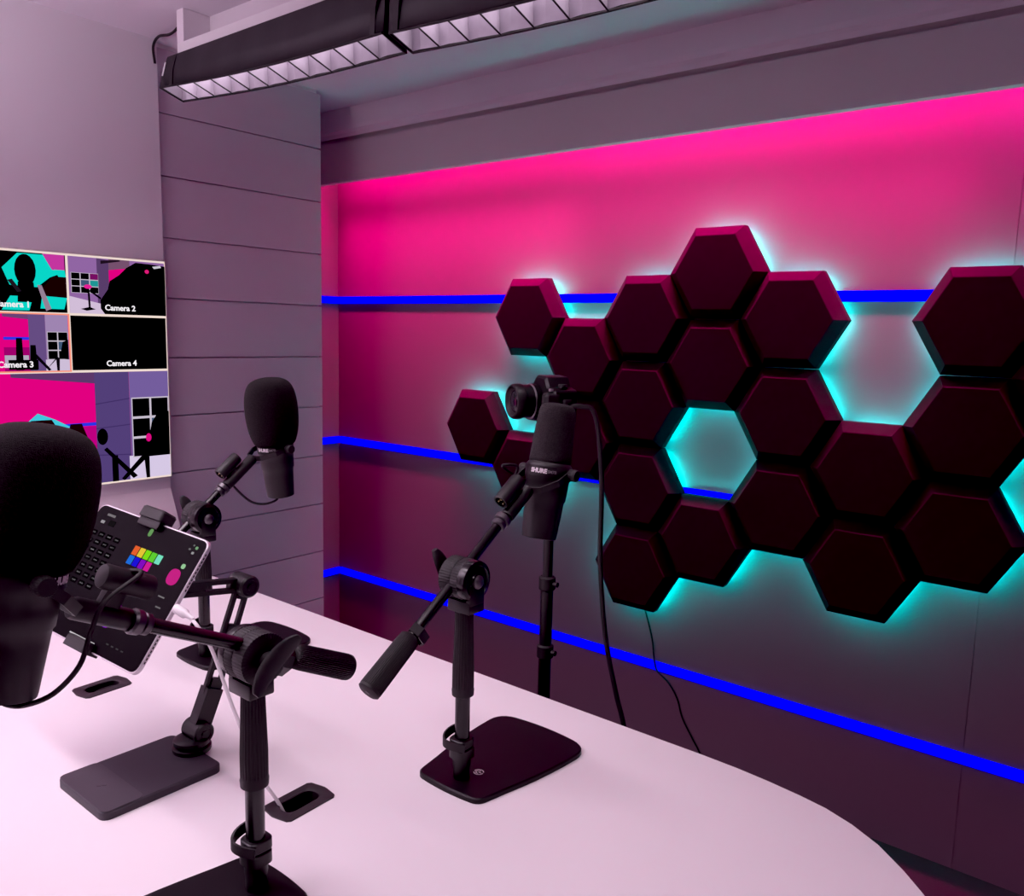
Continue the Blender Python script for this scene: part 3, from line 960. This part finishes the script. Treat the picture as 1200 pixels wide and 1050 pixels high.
R4 = lambda u0, u1, v0, v1: [(u0, v0), (u1, v0), (u1, v1), (u0, v1)]
def ell(cu, cv, ru, rv, n=18):
    return [(cu + ru * math.cos(2 * PI * i / n), cv + rv * math.sin(2 * PI * i / n)) for i in range(n)]
CY = (28, 214, 200); BK = (6, 4, 6); PK = (226, 8, 130); MV = (150, 110, 160); VI = (96, 76, 130); WH = (214, 196, 226); DM = (36, 4, 22); BL = (50, 60, 230)
def mosaic(u0, u1, v0, v1, nx=3, ny=3):
    res = [((200, 190, 205), R4(u0, u1, v0, v1))]
    cols = [(20, 10, 24), (40, 150, 150), BK, (120, 30, 100), BK, (24, 20, 30), (70, 90, 120), BK, (16, 10, 18)]
    du, dv = (u1 - u0) / nx, (v1 - v0) / ny
    for i in range(nx):
        for j in range(ny):
            res.append((cols[(i * 4 + j * 2) % 9], R4(u0 + du * (i + 0.05), u0 + du * (i + 0.95), v0 + dv * (j + 0.06), v0 + dv * (j + 0.94))))
    return res
zA, zB, zC, zD = 0.190, 0.0225, -0.1445, -0.486
yA, yB, yC = 0.794, 1.093, 1.389
g = 0.0035
# camera 1
tile(yA, yB - g, zB + g, zA, [
    (BK, R4(0, 1, 0, 1)),
    (CY, [(0.30, 0.72), (0.44, 0.98), (0.72, 0.98), (0.80, 0.66), (0.72, 0.60), (0.60, 0.42), (0.36, 0.44)]),
    ((196, 60, 160), [(0.66, 1), (0.86, 1), (0.86, 0.68), (0.74, 0.74)]),
    (CY, [(0.76, 0.74), (0.86, 0.74), (0.88, 0.62), (0.80, 0.62)]),
    (CY, [(0.28, 0.02), (0.36, 0.26), (0.56, 0.26), (0.52, 0.02)]),
    (CY, [(0.62, 0.06), (0.64, 0.28), (0.90, 0.26), (0.84, 0.06)]),
    (DM, [(0.62, 0.36), (0.74, 0.62), (0.94, 0.62), (0.99, 0.36), (0.90, 0.26), (0.66, 0.28)]),
    ((20, 16, 22), ell(0.50, 0.70, 0.095, 0.27)),
    ((14, 12, 16), [(0.43, 0.50), (0.57, 0.50), (0.58, 0.16), (0.42, 0.16)]),
    ((150, 130, 150), [(0.60, 0.46), (0.64, 0.46), (0.72, 0.06), (0.67, 0.02)]),
    ((40, 34, 42), [(0.34, 0.52), (0.38, 0.54), (0.46, 0.34), (0.42, 0.32)]),
    (BK, R4(0.93, 1.0, 0, 1)),
], 'Camera 1', mu=(0.13, 1.0))
# camera 2
tile(yB + g, yC, zB + g, zA, [
    ((146, 104, 164), R4(0, 1, 0, 1)),
    ((92, 66, 108), [(0.28, 0), (0.42, 0), (0.42, 0.97), (0.28, 1)]),
    (PK, [(0.40, 0.40), (0.62, 0.40), (0.62, 0.86), (0.40, 0.80)]),
    ((120, 84, 112), [(0.40, 0.80), (0.62, 0.86), (0.62, 1), (0.40, 1)]),
    ((40, 30, 40), [(0.32, 0.90), (0.52, 0.97), (0.52, 1.0), (0.32, 0.96)]),
    ((210, 190, 216), [(0, 0), (0.42, 0), (0.38, 0.16), (0.0, 0.30)]),
] + mosaic(0.02, 0.29, 0.36, 0.72) + [
    ((230, 40, 150), ell(0.18, 0.48, 0.04, 0.04, 10)),
    ((16, 12, 18), [(0.175, 0.42), (0.195, 0.42), (0.20, 0.10), (0.18, 0.10)]),
    ((16, 12, 18), [(0.10, 0.08), (0.19, 0.12), (0.25, 0.08), (0.16, 0.05)]),
    ((16, 12, 18), [(0.19, 0.40), (0.30, 0.26), (0.31, 0.29), (0.20, 0.43)]),
    (BK, [(0.30, 0.25), (0.38, 0.45), (0.40, 0.60), (0.50, 0.72), (0.58, 0.86), (0.68, 0.97), (0.86, 0.96), (1, 0.94), (1, 0), (0.34, 0), (0.30, 0.10)]),
    ((220, 40, 120), ell(0.80, 0.82, 0.025, 0.04, 8)),
    ((200, 196, 206), [(0.86, 0.92), (0.95, 0.95), (0.96, 0.91), (0.88, 0.88)]),
], 'Camera 2')
# camera 3, the selected one
tile(yA, yB - g, zC + g, zB - g, [
    (PK, R4(0, 1, 0, 1)),
    ((110, 70, 120), [(0, 0.95), (0.46, 0.90), (0.46, 1), (0, 1)]),
    ((160, 0, 110), R4(0, 0.44, 0, 0.42)),
    (BL, R4(0, 0.44, 0.55, 0.60)),
    ((104, 80, 132), R4(0.38, 0.64, 0, 1)),
    ((160, 134, 178), R4(0.64, 1.0, 0, 1)),
] + mosaic(0.66, 0.99, 0.20, 0.70, 2, 3) + [
    (BK, [(0.84, 0.22), (0.90, 0.52), (0.99, 0.56), (0.99, 0.20)]),
    ((206, 190, 216), R4(0.62, 1.0, 0.0, 0.20)),
    ((180, 170, 190), R4(0.0, 0.36, 0.10, 0.28)),
    (BK, [(0.16, 0.02), (0.18, 0.58), (0.27, 0.58), (0.28, 0.02)]),
    (BK, [(0.37, 0.02), (0.39, 0.46), (0.47, 0.46), (0.49, 0.02)]),
    ((26, 20, 28), [(0.48, 0.30), (0.70, 0.02), (0.66, 0.0), (0.46, 0.24)]),
    ((26, 20, 28), [(0.62, 0.02), (0.78, 0.20), (0.79, 0.0), (0.83, 0.0), (0.84, 0.22), (0.80, 0.26)]),
    ((12, 8, 12), R4(0.05, 0.50, 0.03, 0.20)),
], 'Camera 3', edge=True, mu=(0.41, 0.585))
# camera 4
tile(yB + g, yC, zC + g, zB - g, [((3, 2, 3), R4(0, 1, 0, 1))], 'Camera 4')
# programme view
tile(yA, yC, zD, zC - g, [
    (PK, R4(0, 1, 0, 1)),
    ((96, 62, 110), [(0, 0.97), (0.50, 0.90), (0.50, 1), (0, 1)]),
    ((190, 4, 130), R4(0, 0.50, 0.30, 0.52)),
    ((170, 0, 130), R4(0, 0.50, 0, 0.32)),
    (BL, R4(0.0, 0.50, 0.525, 0.555)),
    ((70, 200, 220), [(0.02, 0.52), (0.14, 0.66), (0.24, 0.60), (0.34, 0.52)]),
    (DM, [(0.03, 0.40), (0.10, 0.60), (0.22, 0.60), (0.30, 0.40)]),
    (DM, [(0.30, 0.40), (0.33, 0.55), (0.40, 0.55), (0.44, 0.40)]),
    ((86, 68, 122), R4(0.49, 0.715, 0, 1)),
    ((70, 54, 104), [(0.49, 0.50), (0.715, 0.52), (0.715, 0.51), (0.49, 0.49)]),
    ((70, 54, 104), [(0.49, 0.72), (0.715, 0.76), (0.715, 0.75), (0.49, 0.71)]),
    ((70, 54, 104), [(0.49, 0.26), (0.715, 0.24), (0.715, 0.23), (0.49, 0.25)]),
    ((118, 96, 158), R4(0.715, 1.0, 0, 1)),
    ((214, 200, 228), R4(0.70, 1.0, 0.0, 0.22)),
] + mosaic(0.725, 0.985, 0.20, 0.76, 2, 3) + [
    (BK, [(0.80, 0.20), (0.83, 0.34), (0.86, 0.52), (0.90, 0.60), (0.985, 0.62), (0.985, 0.20)]),
    ((220, 30, 130), ell(0.835, 0.38, 0.02, 0.04, 10)),
    ((16, 10, 18), ell(0.525, 0.42, 0.035, 0.075)),
    ((14, 10, 16), [(0.55, 0.32), (0.75, 0.03), (0.72, 0.01), (0.53, 0.30)]),
    ((14, 10, 16), R4(0.58, 0.62, 0.0, 0.24)),
    ((14, 10, 16), [(0.66, 0.0), (0.80, 0.17), (0.81, 0.0), (0.835, 0.0), (0.835, 0.2), (0.80, 0.24), (0.64, 0.02)]),
], None, name='programme_tile', mu=(0.225, 0.785))

# ================================================================ SOFTBOXES UNDER THE BEAM
def make_softbox(label, x0, x1, zb0, zb1, gap, cells):
    sb = thing('softbox_light', label, 'softbox light', W(x0, 1.28, 0.715), group='strip softboxes under the ceiling beam')
    ox, oy, oz = x0, 1.28, 0.715
    Lx = x1 - x0
    n = 24
    def bot(t):
        return zb0 + (zb1 - zb0) * t - 0.010 * math.sin(PI * t) - oz
    # fabric skirt: four faces hanging from the batten, slightly flared and sagging
    bm = B()
    near, farr = -0.042, 0.024
    topn = [bm.verts.new((Lx * i / n + (0.030 * (1 - i / n) if gap == 0 else 0), -0.034, 0.0)) for i in range(n + 1)]
    midn = [bm.verts.new((Lx * i / n + (0.008 * (1 - i / n) if gap == 0 else 0), -0.040 + 0.003 * math.sin(i * 1.9), bot(i / n) * 0.5)) for i in range(n + 1)]
    botn = [bm.verts.new((Lx * i / n, near, bot(i / n))) for i in range(n + 1)]
    topf = [bm.verts.new((Lx * i / n + (0.030 * (1 - i / n) if gap == 0 else 0), 0.026, 0.0)) for i in range(n + 1)]
    botf = [bm.verts.new((Lx * i / n, farr, bot(i / n) - 0.021)) for i in range(n + 1)]
    for i in range(n):
        bm.faces.new((topn[i], topn[i + 1], midn[i + 1], midn[i]))
        bm.faces.new((midn[i], midn[i + 1], botn[i + 1], botn[i]))
        bm.faces.new((topf[i], topf[i + 1], botf[i + 1], botf[i]))
    for i in (0, n):
        bm.faces.new((topn[i], midn[i], botn[i], botf[i], topf[i]))
    for i in range(n):
        bm.faces.new((topn[i], topn[i + 1], topf[i + 1], topf[i]))
    sk = obj('fabric_skirt', bm, M['fabric'], sb, sharp=50)
    sm = sk.modifiers.new('cloth', 'SOLIDIFY'); sm.thickness = 0.002; sm.offset = 1
    # hem piping
    bm = B()
    for pts in ([(Lx * i / n, near - 0.001, bot(i / n)) for i in range(n + 1)], [(Lx * i / n, farr + 0.001, bot(i / n) - 0.021) for i in range(n + 1)]):
        tube(bm, pts, 0.0028, 8)
    for x_ in (0, Lx):
        tube(bm, [(x_, near, bot(x_ / Lx)), (x_, farr, bot(x_ / Lx) - 0.021)], 0.0028, 8)
    obj('hem', bm, M['rubber'], sk)
    # seam bands / straps
    xs = [0.06] if gap == 0 else [0.02]
    if gap == 0: xs += [Lx - 0.03]
    for x_ in xs:
        t = x_ / Lx
        bm = B()
        ribbon(bm, [(x_ + 0.012, -0.0375, -0.002), (x_ + 0.004, -0.0450, bot(t) * 0.5), (x_, near - 0.003, bot(t) + 0.002)], (1, 0, 0), 0.016, 0.002)
        obj('strap', bm, M['rubber'], sk)
    if gap == 0:
        bm = B(); ribbon(bm, [(0.024, -0.0385, -0.012), (0.014, -0.043, bot(0) * 0.62)], (1, 0, 0), 0.006, 0.001); obj('white_tag', bm, M['white'], sk)
    # egg-crate: bright lining cloth folded across, cell by cell
    bm = B()
    for i in range(cells + 1):
        t = i / cells
        x_ = min(max(Lx * t, 0.003), Lx - 0.003)
        zb = bot(t) + 0.001
        h = 0.052
        # cross divider
        xt = x_ + (0.022 if i == 0 and gap == 0 else 0)
        vs = [bm.verts.new(p) for p in ((x_, near + 0.003, zb), (x_, farr - 0.003, zb - 0.021), (xt, farr - 0.005, zb + h), (xt, near + 0.005, zb + h))]
        bm.faces.new(vs)
        if i < cells:
            t2 = (i + 1) / cells
            tm = (i + 0.5) / cells
            x2 = Lx * t2; xm = Lx * tm
            zb2 = bot(t2) + 0.001
            # far inner wall, puckered in the middle of each cell
            a = bm.verts.new((x_, farr - 0.004, zb - 0.021)); b = bm.verts.new((x2, farr - 0.004, zb2 - 0.021))
            c_ = bm.verts.new((x2, farr - 0.008, zb2 + h)); d_ = bm.verts.new((x_, farr - 0.008, zb + h))
            mtop = bm.verts.new((xm, farr - 0.022, (zb + zb2) / 2 + h)); mbot = bm.verts.new((xm - 0.012, farr - 0.006, (zb + zb2) / 2 - 0.020))
            bm.faces.new((a, mbot, mtop, d_)); bm.faces.new((mbot, b, c_, mtop))
            a = bm.verts.new((x_, near + 0.004, zb)); b = bm.verts.new((x2, near + 0.004, zb2)); c_ = bm.verts.new((x2, near + 0.006, zb2 + h)); d_ = bm.verts.new((x_, near + 0.006, zb + h))
            bm.faces.new((a, b, c_, d_))
    for i in range(cells + 1):
        t = i / cells
        x_ = min(max(Lx * t, 0.003), Lx - 0.003)
        tube(bm, [(x_, near + 0.002, bot(t)), (x_, farr - 0.002, bot(t) - 0.021)], 0.0018, 6, mi=1)
    obj('grid_lining', bm, [M['silver'], M['rubber']], sb, sharp=15)
    bm = B()
    box(bm, (Lx / 2, -0.006, -0.010), (Lx - 0.02, 0.050, 0.002))
    obj('diffuser', bm, M['diff'], sb, smooth=False)
    return sb
make_softbox('black strip softbox with silver grid hanging nearest the display wall', -2.268, -1.372, 0.640, 0.608, 0, 11)
make_softbox('black strip softbox with silver grid continuing out of the top of the photo', -1.352, -0.452, 0.604, 0.588, 1, 11)
bm = B(); box(bm, (-1.26, 1.3255, CZ + 0.7337), (1.90, 0.137, 0.0315), bev=0.003)
bt_ = obj('light_batten', bm, M['white']); tag(bt_, 'white ceiling batten carrying the two black softboxes', 'light batten')
# its supply cable, from the wall corner to the end block
bm = B()
tube(bm, smooth_path([W(-2.578, 1.392, 0.795), W(-2.572, 1.385, 0.842), W(-2.52, 1.375, 0.858), W(-2.44, 1.365, 0.846), W(-2.36, 1.345, 0.842), W(-2.303, 1.335, 0.858)]), 0.004, 8)
tag(obj('ceiling_cable', bm, M['rubber']), 'black cable looping across the ceiling corner above the boarded column', 'cable')

# ================================================================ CAMERA AND TRIPOD BEHIND THE DESK
CY_ = 1.47
TX = -1.077
tp = thing('camera_tripod', 'slim black tripod behind the desk, its pole rising to the camera', 'tripod', (TX, CY_, 0))
hz = CZ - 0.192
bm = B(); lathe(bm, [(0.0145, 0.25), (0.0145, 0.88)], 20); obj('lower_pole', bm, M['black'], tp)
bm = B(); lathe(bm, [(0.0115, 0.85), (0.0115, hz - 0.05)], 20); obj('upper_pole', bm, M['black'], tp)
for z in (CZ - 0.555, CZ - 0.715):
    bm = B(); lathe(bm, [(0.014, z - 0.018), (0.019, z - 0.014), (0.019, z + 0.012), (0.014, z + 0.016)], 24)
    lathe(bm, [(0.006, 0), (0.006, 0.012)], 12, T((0.017, 0, z), frame_from((1, 0, 0))))
    obj('pole_lock', bm, M['rubber'], tp)
bm = B(); lathe(bm, [(0.016, hz - 0.055), (0.022, hz - 0.048), (0.022, hz - 0.028), (0.014, hz - 0.022), (0.014, hz - 0.014)], 24); box(bm, (0, 0, hz - 0.008), (0.05, 0.05, 0.012), bev=0.002); obj('head', bm, M['black'], tp)
for q in range(3):
    a = 2 * PI * q / 3 + 0.4
    bm = B(); tube(bm, [(0.015 * math.cos(a), 0.015 * math.sin(a), 0.46), (0.26 * math.cos(a), 0.26 * math.sin(a), 0.012)], 0.010, 10); lg = obj('leg', bm, M['black'], tp)
    bm = B(); lathe(bm, [(0.014, 0.0), (0.014, 0.02), (0.009, 0.03)], 14, T((0.26 * math.cos(a), 0.26 * math.sin(a), 0))); obj('rubber_foot', bm, M['rubber'], lg)

# camera body: local -y is the viewing direction
CR = Matrix.Rotation(math.radians(-27), 3, 'Z')
cb = thing('video_camera', 'black interchangeable lens camera on the tripod, lens pointing left', 'camera', (TX - 0.006, CY_, hz), CR)
bm = B()
front = rounded([(-0.080, 0.0), (0.078, 0.0), (0.080, 0.082), (0.046, 0.088), (0.030, 0.112), (-0.020, 0.114), (-0.038, 0.094), (-0.066, 0.086), (-0.080, 0.072)], [0.008, 0.010, 0.010, 0.010, 0.012, 0.012, 0.012, 0.012, 0.010], 4)
prism(bm, front, -0.030, 0.034, T((0, 0, 0), Matrix(((1, 0, 0), (0, 0, -1), (0, 1, 0)))), bev=0.006)
body = obj('body', bm, M['cam'], cb)
cb.scale = (0.92, 0.86, 0.90)
bm = B(); prism(bm, rounded([(0.050, 0.004), (0.084, 0.004), (0.082, 0.076), (0.054, 0.078)], 0.010, 5), 0.02, 0.058, T((0, 0, 0), Matrix(((1, 0, 0), (0, 0, -1), (0, 1, 0)))), bev=0.008); obj('hand_grip', bm, M['rubber'], cb)
lz = 0.050
lf = T((-0.018, 0, lz), frame_from((0, -1, 0)))
bm = B(); lathe(bm, [(0.041, 0.030), (0.042, 0.036), (0.042, 0.048), (0.040, 0.050), (0.040, 0.075), (0.043, 0.078), (0.043, 0.094), (0.040, 0.100), (0.036, 0.101), (0.034, 0.096), (0.028, 0.092)], 44, lf); ln = obj('lens', bm, M['cam'], cb)
bm = B(); lathe(bm, [(0.0405, 0.048), (0.0432, 0.049), (0.0432, 0.0515), (0.0405, 0.0525)], 44, lf, cap0=False, cap1=False); obj('silver_ring', bm, M['steel'], ln)
bm = B(); lathe(bm, [(0.030, 0.090), (0.022, 0.095), (0.010, 0.097), (0.001, 0.0975)], 32, lf, cap0=False); obj('front_glass', bm, M['lens'], ln)
bm = B(); lathe(bm, [(0.010, 0.0), (0.011, 0.002), (0.011, 0.008), (0.010, 0.010)], 40, T((0.060, 0.0, 0.086)), ribs=16, ribd=0.0006); obj('mode_dial', bm, M['rubber'], cb)
bm = B(); lathe(bm, [(0.006, 0.0), (0.006, 0.006)], 16, T((0.066, -0.035, 0.080))); obj('shutter_button', bm, M['steel'], cb)
bm = B(); box(bm, (0.086, 0.0, 0.055), (0.012, 0.022, 0.014), bev=0.003); box(bm, (0.086, 0.004, 0.028), (0.014, 0.020, 0.020), bev=0.004); obj('port_plugs', bm, M['rubber'], cb)

# thick cable from the camera down behind the desk
bm = B()
tube(bm, smooth_path([W(-1.012, 1.436, -0.152), W(-0.988, 1.452, -0.150), W(-0.966, 1.472, -0.170), W(-0.950, 1.48, -0.30), W(-0.945, 1.48, -0.48), W(-0.925, 1.48, -0.64), W(-0.893, 1.48, -0.76), W(-0.862, 1.48, -0.86), W(-0.84, 1.50, -1.1), W(-0.83, 1.55, -1.36), W(-0.80, 1.62, -1.443)]), 0.0055, 10)
tag(obj('camera_cable', bm, M['rubber']), 'thick black cable hanging from the camera down behind the desk', 'cable')
# thin lead below the lower-left hexagon
bm = B()
tube(bm, smooth_path([W(-1.392, WY - 0.006, -0.90), W(-1.376, WY - 0.005, -0.937), W(-1.345, WY - 0.005, -1.03), W(-1.330, WY - 0.013, -1.090), W(-1.324, WY - 0.015, -1.108), W(-1.312, WY - 0.015, -1.135), W(-1.271, WY - 0.008, -1.169), W(-1.238, WY - 0.005, -1.215), W(-1.216, WY - 0.005, -1.275), W(-1.175, WY - 0.005, -1.335), W(-1.14, WY - 0.005, -1.386), W(-1.12, WY - 0.01, -1.44)]), 0.0028, 8)
tag(obj('power_cable', bm, M['rubber']), 'thin black wavy cable hanging from the lower left hexagon panel', 'cable')

# ================================================================ LIGHT
def area(name, loc, rot, sx, sy, power, col, spread=PI):
    l = bpy.data.lights.new(name, 'AREA')
    l.shape = 'RECTANGLE'; l.size = sx; l.size_y = sy
    l.energy = power; l.color = col; l.spread = spread
    o = bpy.data.objects.new(name, l); COL.objects.link(o)
    o.location = loc; o.rotation_euler = rot
    return o
WARM = (1.0, 0.84, 0.94)
D = math.radians
area('softbox_lamp', W(-1.82, 1.274, 0.700), (0, 0, 0), 0.84, 0.045, 2.0, WARM, D(110))
area('softbox_lamp', W(-0.90, 1.274, 0.690), (0, 0, 0), 0.84, 0.045, 2.0, WARM, D(110))
# second row of gridded softboxes of the studio, above the photographer
area('ceiling_lamp', W(-1.5, 0.35, 0.80), (D(8), 0, 0), 1.5, 0.12, 5.4, WARM, D(105))
area('ceiling_lamp', W(-0.3, 0.35, 0.80), (D(8), 0, 0), 0.9, 0.12, 2.8, WARM, D(105))
# unseen fill lamp, added to brighten the ceiling and display wall
area('ceiling_fill', W(-1.75, -0.55, 0.20), (D(180), D(-20), 0), 0.4, 0.4, 50, (0.99, 0.86, 0.97), D(150))
# pink wash lamps in the slot behind the bulkhead: one wide, one throwing down the wall
for x_, sx_, k_, q_, c_ in ((-2.35, 1.25, 1.0, 1.0, (1.0, 0.0, 0.27)), (-1.1, 1.25, 1.3, 0.55, (1.0, 0.0, 0.29)), (0.4, 1.7, 1.6, 0.2, (1.0, 0.004, 0.36))):
    area('pink_wash', (x_, 2.335, CZ + 0.68), (D(33), 0, 0), sx_, 0.05, 5.2 * k_, c_, D(170))
    area('pink_spill', (x_, 2.335, CZ + 0.66), (D(6), 0, 0), sx_, 0.05, 13.0 * q_, c_, D(60))

wd_ = bpy.data.worlds.new('studio'); SC.world = wd_
wd_.use_nodes = True
wd_.node_tree.nodes['Background'].inputs[0].default_value = (0.05, 0.035, 0.05, 1)
wd_.node_tree.nodes['Background'].inputs[1].default_value = 0.3

SC.view_settings.view_transform = 'Standard'
SC.view_settings.look = 'None'
SC.view_settings.exposure = 0.0
SC.view_settings.use_curve_mapping = True
SC.view_settings.curve_mapping.black_level = (0.009, 0.009, 0.009)
SC.view_settings.curve_mapping.update()
SC.cycles.use_denoising = True
SC.cycles.max_bounces = 8
SC.cycles.diffuse_bounces = 4
SC.cycles.sample_clamp_indirect = 4.0
